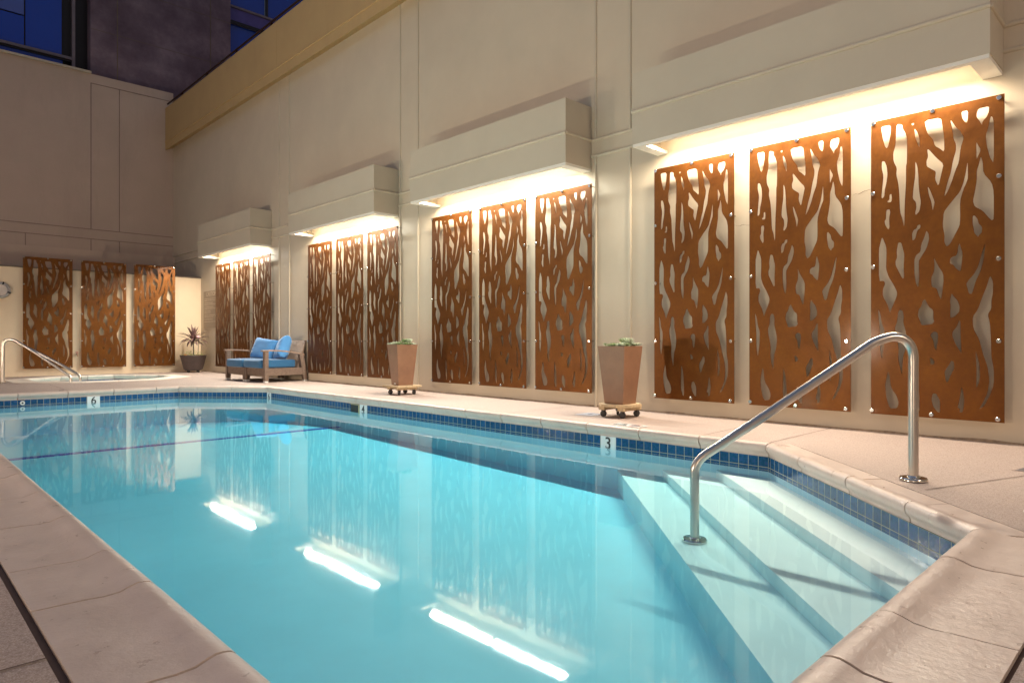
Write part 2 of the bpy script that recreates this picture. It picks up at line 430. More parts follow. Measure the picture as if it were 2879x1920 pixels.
# underwater fill lamps added in the hidden left pool wall
def pool_fill_lamp(x, y, rz, e, label):
    t = thing('pool_fill_lamp', label, 'pool lamp', (x,y,-.30), rz, 'added underwater fill lamps')
    bm = bmesh.new(); lathe(bm, [(0,-.004),(.10,-.004),(.10,.006),(.085,.012),(0,.012)], seg=28); o = obj('fill_lamp_rim', bm, M['steel'], t, smooth=True); o.rotation_euler = (0,R(90),0)
    la = bpy.data.lights.new('fill_lamp_light', 'AREA'); la.shape = 'DISK'; la.size = .17; la.energy = e; la.color = (1,.82,.60); la.spread = R(100)
    lo_ = bpy.data.objects.new('fill_lamp_light', la); col.objects.link(lo_); lo_.parent = t; lo_.location = (.05,0,.02); lo_.rotation_euler = (0,R(-90-42),0)
for py, pn in ((4.6,'nearest the viewer'),(6.9,'in the middle'),(9.2,'nearest the far end')):
    pool_fill_lamp(.64, py, 0, POOLW, 'added round underwater fill lamp in the left pool wall, ' + pn)

# spa
SC = (3.47,15.80); AP = 1.22
def octo(ap): r = ap/math.cos(math.pi/8); return [(SC[0]+r*math.cos(math.pi/8+k*math.pi/4), SC[1]+r*math.sin(math.pi/8+k*math.pi/4)) for k in range(8)]
SPA = octo(AP)
sj = {i: [AP*.83/2, AP*.83/2+.5][:1] for i in range(8)}
spacop = coping(SPA, [.34]*8, 'spa_coping', sj, mt='spacoping'); struct(spacop)
struct(ring_mesh(octo(AP+.355), octo(AP+.012), -.012, 'spa_joint_bed', M['mortar']))
struct(wall_ring(SPA, ZT-.158, ZT, 'spa_tile', M['tile'])); struct(wall_ring(SPA, -.9, ZT-.158, 'spa_wall', M['plaster']))
bm = bmesh.new(); prism(bm, octo(AP+.2), -.75, -.6); struct(obj('spa_floor', bm, M['plaster']))
bm = bmesh.new(); prism(bm, octo(AP+.006), -.9, -.19); struct(obj('spa_water', bm, M['spawater']))

# deck sheet with holes, cut by joints
dk = curve_mesh([[(-30,-30),(30,-30),(30,40),(-30,40)], offset_poly(POOL, [.324,.197,.063,.063,.063,.322]), octo(AP+.352)], .05)
deck = link_mesh('deck', dk, M['deck']); deck.location.z = -.0255; struct(deck)
bm = bmesh.new()
def strip(bm, a, b_, w_=.006, z=.0028):
    a = Vector(a); b_ = Vector(b_); d = (b_-a).normalized(); nn = Vector((-d.y,d.x))*w_/2
    k = max(1, int((b_-a).length/.08)); prev = None
    for i in range(k+1):
        p = a.lerp(b_, i/k); j = noise.noise(Vector((p.x*7,p.y*7,3)))*.003; ww = nn*(1+.5*noise.noise(Vector((p.x*9,p.y*9,1))))
        cur = (bm.verts.new((*(p+ww+nn.normalized()*j), z)), bm.verts.new((*(p-ww+nn.normalized()*j), z)))
        if prev: bm.faces.new((prev[0], cur[0], cur[1], prev[1]))
        prev = cur
for a, b_ in [((4.83,2.25),(6.1,2.25)), ((4.82,2.80),(6.1,2.86)), ((4.82,5.1),(6.1,5.1)), ((4.82,8.0),(6.1,8.0)), ((4.82,10.9),(6.1,10.95)),
              ((-2.8,1.93),(.31,1.93)), ((-2.8,3.6),(.31,3.6)), ((-2.8,5.3),(.31,5.3)), ((3.9,.98),(6.1,.2)), ((3.07,13.2),(3.0,14.2)), ((1.9,14.5),(1.88,15.7)),
              ((1.55,13.6),(4.7,13.9)), ((4.4,12.6),(6.1,13.4)), ((4.9,14.9),(6.1,14.6)), ((2.2,11.95),(2.3,14.2))]:
    strip(bm, a, b_)
struct(obj('deck_joint', bm, M['mortar']))

# ================================================================ WALLS
lw = thing('long_wall', 'long tall cream rendered wall beside the pool carrying the rust panels and lamp canopies', 'wall', (WX,8,0))
def P_(o, par):      # keep world coordinates for geometry written in world space
    o.parent = par; o.matrix_parent_inverse = Matrix.Translation(par.location).inverted(); return o
def part(name, bm, m, par, **k):
    o = obj(name, bm, m, **k); o.parent = par; o.matrix_parent_inverse = (Matrix.Translation(par.location) @ par.rotation_euler.to_matrix().to_4x4()).inverted(); return o
part('wall_face', bx(WX, WX+.3, -6, 19.9, -.1, 7.1), M['wall'], lw)
def bead(bm, a, b_, r=.019): tube(bm, [a, b_], r, 10)
bm = bmesh.new(); canopies = [(1.02,4.06),(4.97,7.97),(8.93,11.86),(13.6,16.62)]
gaps = [(4.06,4.97),(7.97,8.93),(11.86,13.6)]
for y0, y1 in gaps + [(-6,1.02),(16.62,19.88)]:
    bead(bm, (WX,y0,3.12), (WX,y1,3.12)); bead(bm, (WX,y0,2.93), (WX,y1,2.93))
part('horizontal_moulding', bm, M['trim'], lw, smooth=True)
bm = bmesh.new()
for ya, yb in ((4.416,4.906),(8.40,8.88),(12.77,13.24)):
    for y in (ya, yb):
        bead(bm, (WX,y,0), (WX,y,2.93)); bead(bm, (WX,y,3.12), (WX,y,6.12))
part('vertical_moulding', bm, M['trim'], lw, smooth=True)
bm = bmesh.new()   # ragged render at the foot of the wall
prev = None
for i in range(400):
    y = -2 + i*.05; h = .010 + .016*max(0, noise.noise(Vector((y*3,0,0)))+.25); o_ = .004+.012*max(0, noise.noise(Vector((y*6,4,0)))+.2)
    cur = [bm.verts.new((WX-o_, y, -.01)), bm.verts.new((WX-o_*.7, y, h)), bm.verts.new((WX+.01, y, h+.004))]
    if prev:
        for a in range(2): bm.faces.new((prev[a], cur[a], cur[a+1], prev[a+1]))
    prev = cur
part('wall_foot', bm, simple('foot_sealant', (.30,.22,.15), .9, var=.3, scale=20, bmp=.5, bs=60, bd=.006), lw)
random.seed(11); bm = bmesh.new()
for (ya, za, yb, zb) in ((2.08,2.02,1.90,2.06),(3.2,1.9,2.95,1.88)):
    prev = None
    for i in range(13):
        u = i/12; y = ya+(yb-ya)*u+.02*noise.noise(Vector((u*5,ya,0))); z = za+(zb-za)*u+.02*noise.noise(Vector((u*5,za,3))); h = .0014*(1-abs(2*u-1))+.0005
        cur = (bm.verts.new((WX-.0015,y-h,z-h)), bm.verts.new((WX-.0015,y+h,z+h)))
        if prev: bm.faces.new((prev[0],cur[0],cur[1],prev[1]))
        prev = cur
part('hairline_crack', bm, M['groove'], lw)
# parapet
bm = bmesh.new(); X5 = 5.9
pr = [(X5,6.04),(X5,7.19),(6.5,7.19),(6.5,7.0),(WX+.1,6.14),(WX-.004,6.14)]
a = [bm.verts.new((x,-6,z)) for x,z in pr]; b2 = [bm.verts.new((x,19.88,z)) for x,z in pr]
bm.faces.new(a); bm.faces.new(b2[::-1])
for i in range(len(pr)): j = (i+1)%len(pr); bm.faces.new((a[i],b2[i],b2[j],a[j]))
part('parapet', bm, M['parapet'], lw)
bm = bmesh.new(); bead(bm, (X5,-6,6.25), (X5,19.86,6.25), .018)
for y in (3.2,6.4,9.6,12.9,16.1): box(bm, X5-.002, X5+.01, y, y+.012, 6.3, 7.19)
part('parapet_moulding', bm, M['parapet'], lw, smooth=False)

rl = thing('roof_railing', 'thin dark bronze railing running along the top of the tan parapet', 'railing', (X5+.05,10,7.19))
bm = bmesh.new(); tube(bm, [(X5+.02,-4,7.28),(X5+.02,19.75,7.28)], .022, 8); part('top_rail', bm, M['bronze'], rl)
bm = bmesh.new(); tube(bm, [(X5+.05,-4,7.225),(X5+.05,19.7,7.225)], .008, 6); part('lower_rail', bm, M['steel'], rl)
for i in range(13):
    y = 18.57-1.79*i; part('post', bx(X5+.0, X5+.05, y-.02, y+.02, 7.19, 7.27), M['bronze'], rl)

# upper end wall with grooves
ew = thing('end_wall', 'tall dusky mauve rendered wall closing the far end, above the low cream wall', 'wall', (1,19.9,0))
part('wall_face', bx(-12, WX, 19.9, 20.1, -.1, 7.66), M['backwall'], ew)
part('base_band', bx(-12, WX-.004, 19.78, 19.9, -.1, 3.09), wall_mat('band_render', (.56,.44,.35), amt=.2), ew)
part('cap_strip', bx(-12, 4.13, 19.84, 20.12, 7.66, 7.71), M['trim'], ew)
bm = bmesh.new()
def gz(x0, x1, z): box(bm, x0, x1, 19.894, 19.90, z-.009, z+.009)
def gx(x, z0, z1): box(bm, x-.009, x+.009, 19.894, 19.90, z0, z1)
gz(-12, WX-.01, 3.65); gz(-12, WX-.01, 3.40); gz(4.12, WX-.01, 7.42); gx(4.13, 3.66, 7.41); gx(4.78, 3.66, 7.41)
gx(2.75, 3.1, 3.39); gx(4.13, 3.1, 3.39); gx(4.78, 3.1, 3.39); gx(.2, 3.66, 7.6)
part('groove', bm, simple('groove_mauve', (.27,.20,.17), .9), ew)

lo = thing('low_wall', 'low pale cream wall at the far end behind the spa', 'wall', (1,17.78,0))
part('wall_face', bx(-12, WX-.003, 17.74, 17.98, -.1, 2.36), M['lowwall'], lo, bevel=.01)
part('wall_cap', bx(-12, WX-.005, 17.72, 18.0, 2.362, 2.385), M['groove'], lo)

# tower behind
tw = thing('office_building', 'dark concrete and blue glass office building rising behind the end wall', 'building', (5,20.3,7.6))
part('concrete_face', bx(4.17, 7.78, 20.14, 21.5, 6.5, 16), M['concrete'], tw)
bm = bmesh.new()
for x in (4.79, 7.2): box(bm, x-.012, x+.012, 20.134, 20.14, 6.5, 16)
for z in (8.93, 10.25, 11.6): box(bm, 4.18, 7.77, 20.136, 20.14, z-.006, z+.006)
part('panel_joint', bm, M['groove'], tw)
part('recess_column', bx(3.58, 4.168, 20.5, 21.5, 6.5, 16), M['dark'], tw)
part('window_backing', bx(-2, 3.6, 20.46, 20.6, 6.5, 16), M['dark'], tw)
part('mullion', bx(3.80, 3.87, 20.35, 20.5, 6.5, 16), M['mullion'], tw)
def window(x0, x1, z0, z1, y=20.4, m='glass'):
    return part('window', bx(x0, x1, y, y+.03, z0, z1), M[m], tw)
window(2.82, 3.58, 8.14, 16); window(-1, 2.79, 8.14, 8.86); window(-1, 2.79, 8.90, 16, m='pale_reflection'); window(-1, 3.6, 7.0, 8.03)
part('mullion', bx(-1, 3.8, 20.33, 20.42, 8.05, 8.12), M['mullion'], tw); part('mullion', bx(-1, 3.8, 20.36, 20.42, 8.0, 8.045), M['dark'], tw)
part('window', bx(7.79, 14, 20.4, 20.43, 7.0, 10.36), M['glass'], tw)
part('spandrel_panel', bx(7.79, 14, 20.38, 20.43, 10.46, 10.86), simple('spandrel_metal', (.10,.08,.30), .5, 0), tw)
part('mullion', bx(7.79, 14, 20.34, 20.43, 10.87, 10.93), M['mullion'], tw); part('mullion', bx(7.79, 14, 20.3, 20.43, 10.37, 10.45), M['dark'], tw)
for x0, x1 in ((7.79,8.93),(9.03,10.2),(10.3,11.5)):
    window(x0, x1, 10.95, 12.0); window(x0, x1, 12.1, 16)
    part('mullion', bx(x1+.01, x1+.09, 20.34, 20.43, 10.95, 16), M['dark'], tw)
part('mullion', bx(7.79, 14, 20.34, 20.43, 12.02, 12.08), M['dark'], tw)

# court wall on the near side, out of frame, with added fill lamps
cw = thing('court_wall', 'cream court wall on the side of the pool behind the viewer', 'wall', (-3.4,6,0))
part('wall_face', bx(-3.7, -3.4, -6, 17.7, -.1, 4.2), M['wall'], cw)
part('return_wall', bx(-3.4, WX, -4.3, -4.0, -.1, 4.2), M['wall'], cw)
def wall_fill_lamp(loc, rz, energy, label):  # unseen fixture added for general fill light
    t = thing('wall_fill_lamp', label, 'lamp', loc, rz, 'added fill lamps on the near court walls')
    bm = bmesh.new(); box(bm, 0, .10, -.30, .30, -.07, .07); obj('housing', bm, M['dark'], t, bevel=.01)
    la = bpy.data.lights.new('fill_lamp_light', 'AREA'); la.shape = 'RECTANGLE'; la.size = .55; la.size_y = .14; la.energy = energy; la.color = (1,.80,.62)
    lo_ = bpy.data.objects.new('fill_lamp_light', la); col.objects.link(lo_); lo_.parent = t
    lo_.location = (.12,0,0); lo_.rotation_euler = (0, R(-90), 0)
    bm = bmesh.new(); box(bm, .101, .108, -.27, .27, -.05, .05); obj('lens', bm, M['lens'], t)
for i, y in enumerate((-1.5, 5.0, 11.5)):
    wall_fill_lamp((-3.4,y,.75), 0, FILL*(.35,.85,1.4)[i], 'added long bulkhead fill lamp on the court wall, %s' % ('behind the viewer','beside the middle of the pool','nearest the spa')[i])
wall_fill_lamp((2.0,-4.0,3.0), R(90), FILL*.65, 'added long bulkhead fill lamp on the short return wall behind the viewer')

# ================================================================ CANOPIES
ords = {0:'nearest and largest-looking', 1:'second nearest', 2:'third nearest', 3:'farthest'}
for i, (y0, y1) in enumerate(canopies):
    t = thing('lamp_canopy', 'cream box canopy with lit tube, %s of the four along the wall' % ords[i], 'wall canopy', (WX,(y0+y1)/2,2.785), 0, 'lamp canopies along the long wall')
    XF = 5.65; z0, z1 = 2.785, 3.51
    bm = bmesh.new(); box(bm, XF, XF+.04, y0, y1, z0, z1); box(bm, XF+.04, WX-.002, y0, y0+.04, z0, z1); box(bm, XF+.04, WX-.002, y1-.04, y1, z0, z1); box(bm, XF+.04, WX-.002, y0+.04, y1-.04, z1-.04, z1)
    part('canopy_box', bm, M['trim'], t)
    bm = bmesh.new(); zb = z0-.03
    box(bm, XF+.006, XF+.065, y0+.006, y1-.006, zb, z0); box(bm, XF+.065, WX-.002, y0+.006, y0+.13, zb, z0); box(bm, XF+.065, WX-.002, y1-.13, y1-.006, zb, z0)
    part('bottom_lip', bm, M['under'], t)
    bm = bmesh.new(); tube(bm, [(WX,y0,3.12),(XF,y0,3.12)], .019, 10); tube(bm, [(XF,y0-.004,3.12),(XF,y1+.004,3.12)], .019, 10); tube(bm, [(XF,y1,3.12),(WX,y1,3.12)], .019, 10)
    part('moulding', bm, M['trim'], t, smooth=True)
    part('lamp_housing', bx(5.83, 5.96, y0+.2, y1-.2, 2.90, 2.97), M['white'], t)
    ym = (y0+y1)/2
    for k, (a, b_) in enumerate(((y0+.22, ym-.03), (ym+.03, y1-.22))):
        bm = bmesh.new(); tube(bm, [(5.893,a,2.862),(5.893,b_,2.862)], .019, 10)
        cool = (i in (1,2,3) and k == 0)
        part('tube_lamp', bm, M['tube_cool'] if cool else M['tube_warm'], t)
        la = bpy.data.lights.new('reflector_light', 'AREA'); la.shape = 'RECTANGLE'; la.size = .10; la.size_y = b_-a; la.energy = DOWN; la.color = (.93,.96,.90) if cool else (1,.86,.68)
        q = bpy.data.objects.new('reflector_light', la); col.objects.link(q); q.rotation_euler = (0, R(20), 0); q.location = (5.888,(a+b_)/2,2.838)
        q.parent = t; q.matrix_parent_inverse = Matrix.Translation(t.location).inverted()

# ================================================================ PANELS
CROP = [
[(152,184),(196,176),(193,222),(186,262),(178,279),(170,272),(160,235),(156,210)],
[(221,173),(246,174),(248,196),(258,208),(267,235),(266,340),(262,360),(262,430),(257,520),(255,632),(245,585),(236,560),(232,470),(228,430),(219,395),(222,365),(207,335),(206,300),(216,262),(219,210)],
[(286,170),(298,167),(296,176),(290,178)],
[(299,190),(312,207),(322,235),(322,276),(316,262),(303,232)],
[(344,157),(416,142),(424,190),(430,230),(431,295),(412,280),(390,268),(382,240),(358,215),(350,190)],
[(355,285),(362,283),(395,320),(428,348),(418,390),(405,447),(390,415),(394,380),(378,372),(353,358),(352,335),(360,315)],
[(357,445),(367,460),(388,512),(386,530),(380,555),(374,515),(362,480)],
[(303,333),(313,360),(317,400),(318,440),(322,480),(328,515),(322,555),(306,573),(302,565),(308,540),(306,515),(292,500),(294,462),(303,400)],
[(156,336),(168,336),(178,360),(181,395),(176,430),(169,460),(167,490),(158,500),(154,495),(158,450),(163,400),(155,365)],
[(190,482),(198,480),(200,495),(198,515),(183,517),(180,512),(189,505)],
[(175,550),(190,547),(193,560),(188,585),(190,628),(184,637),(170,615),(168,598),(174,590)],
[(456,148),(485,190),(500,200),(517,232),(503,275),(495,340),(480,375),(462,430),(445,470),(431,492),(435,470),(448,420),(460,385),(470,330),(482,290),(483,262),(472,235),(468,200)],
[(506,117),(536,110),(533,165),(523,165),(510,145)],
[(582,104),(627,93),(628,115),(618,140),(600,160),(597,177),(588,160),(573,140),(574,122)],
[(635,138),(643,140),(649,165),(649,345),(632,318),(618,265),(614,220),(626,185)],
[(572,250),(578,262),(592,285),(580,312),(573,328)],
[(592,313),(600,340),(603,388),(640,430),(649,470),(649,590),(640,596),(628,585),(600,553),(565,535),(557,510),(566,470),(574,420),(574,375),(583,350)],
[(534,332),(535,410),(530,425),(515,460),(500,510),(501,590),(498,620),(472,670),(456,700),(441,712),(431,690),(432,660),(424,620),(428,560),(450,530),(470,505),(500,470),(515,430),(525,390)],
[(556,577),(564,574),(578,590),(582,610),(598,625),(596,650),(584,660),(580,670),(563,650),(560,630),(556,610)],
[(313,617),(326,615),(325,630),(312,640),(302,680),(290,685),(289,655),(296,638),(308,632)],
[(352,640),(362,655),(364,680),(352,720),(330,755),(318,775),(320,850),(316,893),(305,870),(299,820),(299,770),(306,750),(325,735),(330,700),(345,665)],
[(157,667),(175,710),(176,750),(174,810),(186,845),(205,875),(223,910),(222,930),(207,965),(198,985),(192,1005),(180,965),(160,930),(160,900),(170,875),(165,862),(143,863),(143,720),(148,700)],
[(228,692),(242,695),(247,715),(255,745),(252,800),(254,850),(246,852),(230,820),(217,795),(216,775),(223,760),(221,730)],
[(498,695),(505,720),(511,740),(507,790),(502,822),(480,805),(472,792),(455,785),(456,765),(468,755),(483,752),(490,735),(492,712)],
[(385,758),(400,790),(426,830),(427,870),(417,948),(405,920),(397,895),(375,888),(373,850),(386,820),(388,790)],
[(613,692),(604,770),(590,820),(570,860),(553,920),(540,918),(532,890),(528,875),(537,860),(560,835),(580,800),(600,730)],
[(633,838),(645,865),(645,915),(638,950),(638,985),(622,1010),(632,1050),(636,1110),(638,1200),(649,1250),(649,1320),(630,1370),(605,1415),(583,1428),(600,1400),(622,1355),(630,1300),(622,1240),(600,1180),(585,1120),(558,1070),(556,1020),(578,990),(600,930),(620,880)],
[(346,942),(352,955),(365,978),(382,990),(382,1030),(387,1040),(378,1053),(330,1058),(325,1040),(314,1015),(318,990),(330,972),(336,950)],
[(463,916),(472,930),(490,950),(498,975),(496,1000),(475,1020),(458,1026),(457,1000),(459,975),(456,950)],
[(497,1036),(502,1040),(502,1100),(507,1185),(500,1170),(480,1140),(466,1105),(468,1085),(485,1065)],
[(385,1085),(398,1088),(404,1100),(402,1130),(395,1172),(386,1150),(384,1125),(370,1105),(374,1093)],
[(235,988),(248,995),(252,1020),(250,1045),(262,1090),(266,1120),(262,1160),(248,1200),(245,1278),(235,1240),(228,1200),(230,1150),(216,1090),(214,1065),(224,1040),(226,1005)],
[(140,985),(150,1010),(156,1050),(168,1080),(165,1150),(156,1210),(148,1160),(147,1080),(142,1020)],
[(367,1202),(376,1202),(389,1218),(385,1230),(370,1232)],
[(461,1213),(473,1217),(475,1245),(460,1275),(445,1312),(437,1300),(432,1265),(438,1250),(450,1235)],
[(568,1163),(578,1200),(586,1230),(587,1300),(571,1340),(574,1260)],
[(184,1258),(190,1280),(195,1330),(222,1370),(230,1400),(223,1423),(190,1424),(174,1370),(171,1320),(177,1290)],
[(302,1258),(315,1300),(320,1355),(322,1380),(322,1436),(312,1436),(300,1400),(300,1340)],
[(380,1358),(395,1358),(403,1372),(412,1390),(412,1442),(400,1440),(382,1415),(374,1385)],
[(508,1327),(514,1350),(519,1395),(512,1441),(500,1441),(498,1432),(502,1425),(488,1420),(495,1400),(500,1370)],
]
S_, C_ = math.sin(TH), math.cos(TH)
PW, PH = .911, 2.432
def crop2panel(x, y):       # traced outline -> panel plane (metres from its upper-left corner as seen)
    u = 2380+x/1.567; v = 240+y/1.568; t = (u-1439.5)/1870
    rx, ry = S_+t*C_, C_-t*S_; k = 6.03/rx
    return 1.911-ry*k, -(v-959)/1870*k + CAMZ - .16     # (along, height above bottom)
holes = []
for h in CROP:
    q = [crop2panel(*p) for p in h]; r_ = []
    for i in range(len(q)):      # light corner rounding
        a = q[i]; b_ = q[(i+1)%len(q)]
        r_ += [(a[0]*.82+b_[0]*.18, a[1]*.82+b_[1]*.18), (a[0]*.18+b_[0]*.82, a[1]*.18+b_[1]*.82)]
    holes.append([(min(max(x,.012),PW-.012), y) for x, y in r_])
plate_me = curve_mesh([[(0,0),(PW,0),(PW,PH),(0,PH)]] + holes, .005)
# studs
st_pos = [(crop2panel(*p)) for p in ((118,173),(117,480),(118,803),(117,1127),(113,1431),(673,56),(673,400),(671,764),(671,1128),(667,1472),(380,115),(374,1451))]
bm = bmesh.new()
lathe(bm, [(.0,-.080),(.008,-.080),(.008,-.004),(.010,-.004),(.010,.0035),(.0165,.0035),(.0165,.011),(.014,.0135),(0,.0135)], seg=16)
bmesh.ops.recalc_face_normals(bm, faces=bm.faces)
stud_me = bpy.data.meshes.new('standoff'); bm.to_mesh(stud_me); bm.free(); stud_me.materials.append(M['steel'])
stud_me.polygons.foreach_set('use_smooth', [True]*len(stud_me.polygons)); stud_me.set_sharp_from_angle(angle=R(35))
plate_me.materials.clear(); plate_me.materials.append(M['rust'])
def make_panel():
    t = thing('metal_panel', '', 'wall panel')
    pl = bpy.data.objects.new('plate', plate_me); col.objects.link(pl); pl.parent = t; pl.rotation_euler = (R(90),0,0)
    for x, z in st_pos:
        s = bpy.data.objects.new('standoff', stud_me); col.objects.link(s); s.parent = t
        s.location = (x,0,z); s.rotation_euler = (R(90),0,0)
    return t
proto = make_panel(); first = True
place = []
pos = ('right-hand','middle','left-hand')
for gi, ys in enumerate(((1.911,2.98,4.045),(5.81,6.88,7.945),(9.73,10.77,11.83),(14.37,15.45,16.53))):
    gname = ('under the nearest canopy','between the two square planters','under the third nearest canopy','behind the blue sofa')[gi]
    for k, y in enumerate(ys):
        place.append((( 6.03, y, .16), R(-90), '%s of the three rust branch-pattern panels %s' % (pos[k], gname), 'rust panels along the long wall'))
for k, x in enumerate((2.396,3.472,4.552)):
    place.append(((x,17.655,.165), 0, '%s of the three rust branch-pattern panels on the low wall behind the spa' % ('left-hand','middle','right-hand')[k], 'rust panels on the low end wall'))
for i, (loc, rz, lab, grp) in enumerate(place):
    if i == 0: t = proto
    else:
        t = proto.copy(); col.objects.link(t)
        for ch in list(proto.children):
            c = ch.copy(); col.objects.link(c); c.parent = t
    t.location = loc; t.rotation_euler = (0,0,rz); tag(t, lab, 'wall panel', grp)

# ================================================================ HAND RAILS
A = Vector((4.123,1.092)); B = Vector((3.368,1.991)); D = (B-A).normalized()
def sp3(s, z, A=A, D=D): p = A + D*s; return (p.x, p.y, z)
prof = [(0,0),(0,.30),(0,.60),(0,.735),(.075,.80),(.20,.765),(.27,.712),(.65,.445),(1.02,.185),(1.174,.085),(1.174,-.05),(1.174,-.20),(1.174,-.372)]
hr = thing('pool_handrail', 'stainless steel handrail arching from the deck down into the pool steps', 'handrail', sp3(0,0))
hr.location = (A.x, A.y, 0)
bm = bmesh.new(); tube(bm, smooth_path([sp3(*p) for p in prof]), .0255, 24); part('rail_tube', bm, M['rail_steel'], hr, smooth=True)
bm = bmesh.new(); lathe(bm, [(0,.003),(.070,.003),(.0705,.012),(.066,.019),(.034,.022),(.030,.030),(0,.030)], (A.x,A.y,0)); part('base_flange', bm, M['steel'], hr, smooth=True)
b3 = sp3(1.174,0); bm = bmesh.new(); lathe(bm, [(0,.0),(.070,.0),(.0705,.010),(.064,.018),(.034,.021),(.030,.028),(0,.028)], (b3[0],b3[1],-.368)); part('base_flange', bm, M['steel'], hr, smooth=True)
for k, (f, dr, L, nm) in enumerate((((2.72,14.66),(-.86,.51),1.10,'nearer of the pair of slim steel handrails at the spa'),((2.90,14.80),(-.86,.51),1.30,'farther of the pair of slim steel handrails at the spa'))):
    d = Vector(dr).normalized(); A2 = Vector(f)+d*L
    q = lambda s, z: (A2.x-d.x*s, A2.y-d.y*s, z)
    h = thing('spa_handrail', nm, 'handrail', (A2.x,A2.y,0), 0, 'handrails at the spa')
    pr_ = [(0,0),(0,.5),(0,.76),(.12,.81),(.28,.72),(L*.6,.44),(L-.12,.19),(L,.10),(L,0),(L,-.5)]
    bm = bmesh.new(); tube(bm, smooth_path([q(*p) for p in pr_]), .023, 16); part('rail_tube', bm, M['rail_steel'], h, smooth=True)
    bm = bmesh.new(); lathe(bm, [(0,.003),(.065,.003),(.065,.014),(.03,.022),(0,.022)], (A2.x,A2.y,0)); part('base_flange', bm, M['steel'], h, smooth=True)

# ================================================================ LOVESEAT
ls = thing('garden_sofa', 'brown wicker double lounger sofa with blue cushions by the far end of the long wall', 'sofa', (5.60,12.76,0), R(3))
# local: front faces -x ; x -.42 .. .44 ; y -.81 .. .81
def lp(name, bm, m, uv=True, **k):
    o = obj(name, bm, m, ls, **k)
    if uv: uv_box(o)
    return o
for s in (-1, 1):
    y = s*.785
    lp('front_leg', bx(-.42, -.345, y-.037, y+.037, .03, .585), M['wicker'], bevel=.006)
    # raked back leg
    bm = bmesh.new(); vs = box(bm, .36, .445, y-.037, y+.037, .03, .53)
    for q in vs[4:]: q.co.x -= .085
    for q in vs[:4]: q.co.x += .01
    lp('back_leg', bm, M['wicker'], bevel=.006)
    bm = bmesh.new(); prev = None
    for i in range(15):
        u = i/14; x = -.46 + u*.84; z = .598 + .022*math.sin(u*1.9) - .10*u*u; hw = .042 - .006*u; th = .026
        cur = [bm.verts.new((x, y-hw, z-th)), bm.verts.new((x, y+hw, z-th)), bm.verts.new((x, y+hw, z)), bm.verts.new((x, y-hw, z))]
        if prev:
            for k in range(4): bm.faces.new((prev[k], prev[(k+1)%4], cur[(k+1)%4], cur[k]))
        else: bm.faces.new(cur)
        prev = cur
    bm.faces.new(prev[::-1]); lp('armrest', bm, M['armwood'], bevel=.010)
    lp('side_apron', bx(-.345, .38, y-.03, y+.03, .125, .262), M['wicker'], bevel=.004)
for s in (-1, 1):
    lp('front_leg', bx(-.415, -.345, s*.042-.037, s*.042+.037, .03, .26), M['wicker'], bevel=.005)
    lp('back_leg', bx(.30, .37, s*.042-.037, s*.042+.037, .03, .26), M['wicker'], bevel=.005)
    y0, y1 = (-.748,-.004) if s < 0 else (.004,.748)
    lp('front_apron', bx(-.40, -.36, y0, y1, .125, .262), M['wicker'], bevel=.004)
    lp('seat_deck', bx(-.36, .36, y0, y1, .20, .255), M['wicker'])
    # raked woven back
    bm = bmesh.new(); vs = box(bm, .27, .31, y0, y1, .26, .78)
    for q in vs[4:]: q.co.x += .17
    bmesh.ops.subdivide_edges(bm, edges=bm.edges[:], cuts=1)
    lp('woven_back', bm, M['wicker'], bevel=.008)
bm = bmesh.new()
for x, y in ((-.3825,-.785),(-.3825,.785),(.41,-.785),(.41,.785),(-.38,-.042),(-.38,.042),(.335,-.042),(.335,.042)): box(bm, x-.034, x+.034, y-.034, y+.034, 0, .03)
lp('leg_cap', bm, M['white'], uv=False)
def cushion(x0, x1, y0, y1, z0, z1, name, m):
    bm = bmesh.new(); box(bm, x0, x1, y0, y1, z0, z1)
    bmesh.ops.subdivide_edges(bm, edges=bm.edges[:], cuts=7, use_grid_fill=True)
    cx, cy, cz = (x0+x1)/2, (y0+y1)/2, (z0+z1)/2
    for q in bm.verts:
        u, v, w_ = (q.co.x-cx)/(x1-x0)*2, (q.co.y-cy)/(y1-y0)*2, (q.co.z-cz)/(z1-z0)*2
        f = 1 - .030*(abs(u*v))**4
        q.co.z = cz + (q.co.z-cz)*(1 + .13*(1-u*u)*(1-v*v)) + .004*noise.noise(q.co*9)
        rr_ = 1-.05*w_**6*(abs(u)>.9) - .0
        q.co.x = cx + (q.co.x-cx)*f*(rr_); q.co.y = cy + (q.co.y-cy)*f*(1-.03*w_**6)
    o = lp(name, bm, m, uv=False, smooth=True); s = o.modifiers.new('s','SUBSURF'); s.levels = 1; s.render_levels = 1
    o.data.polygons.foreach_set('use_smooth', [True]*len(o.data.polygons)); return o
cushion(-.47, .27, -.735, -.006, .262, .415, 'seat_cushion', M['blue'])
cushion(-.47, .27, .006, .735, .262, .415, 'seat_cushion', M['blue'])
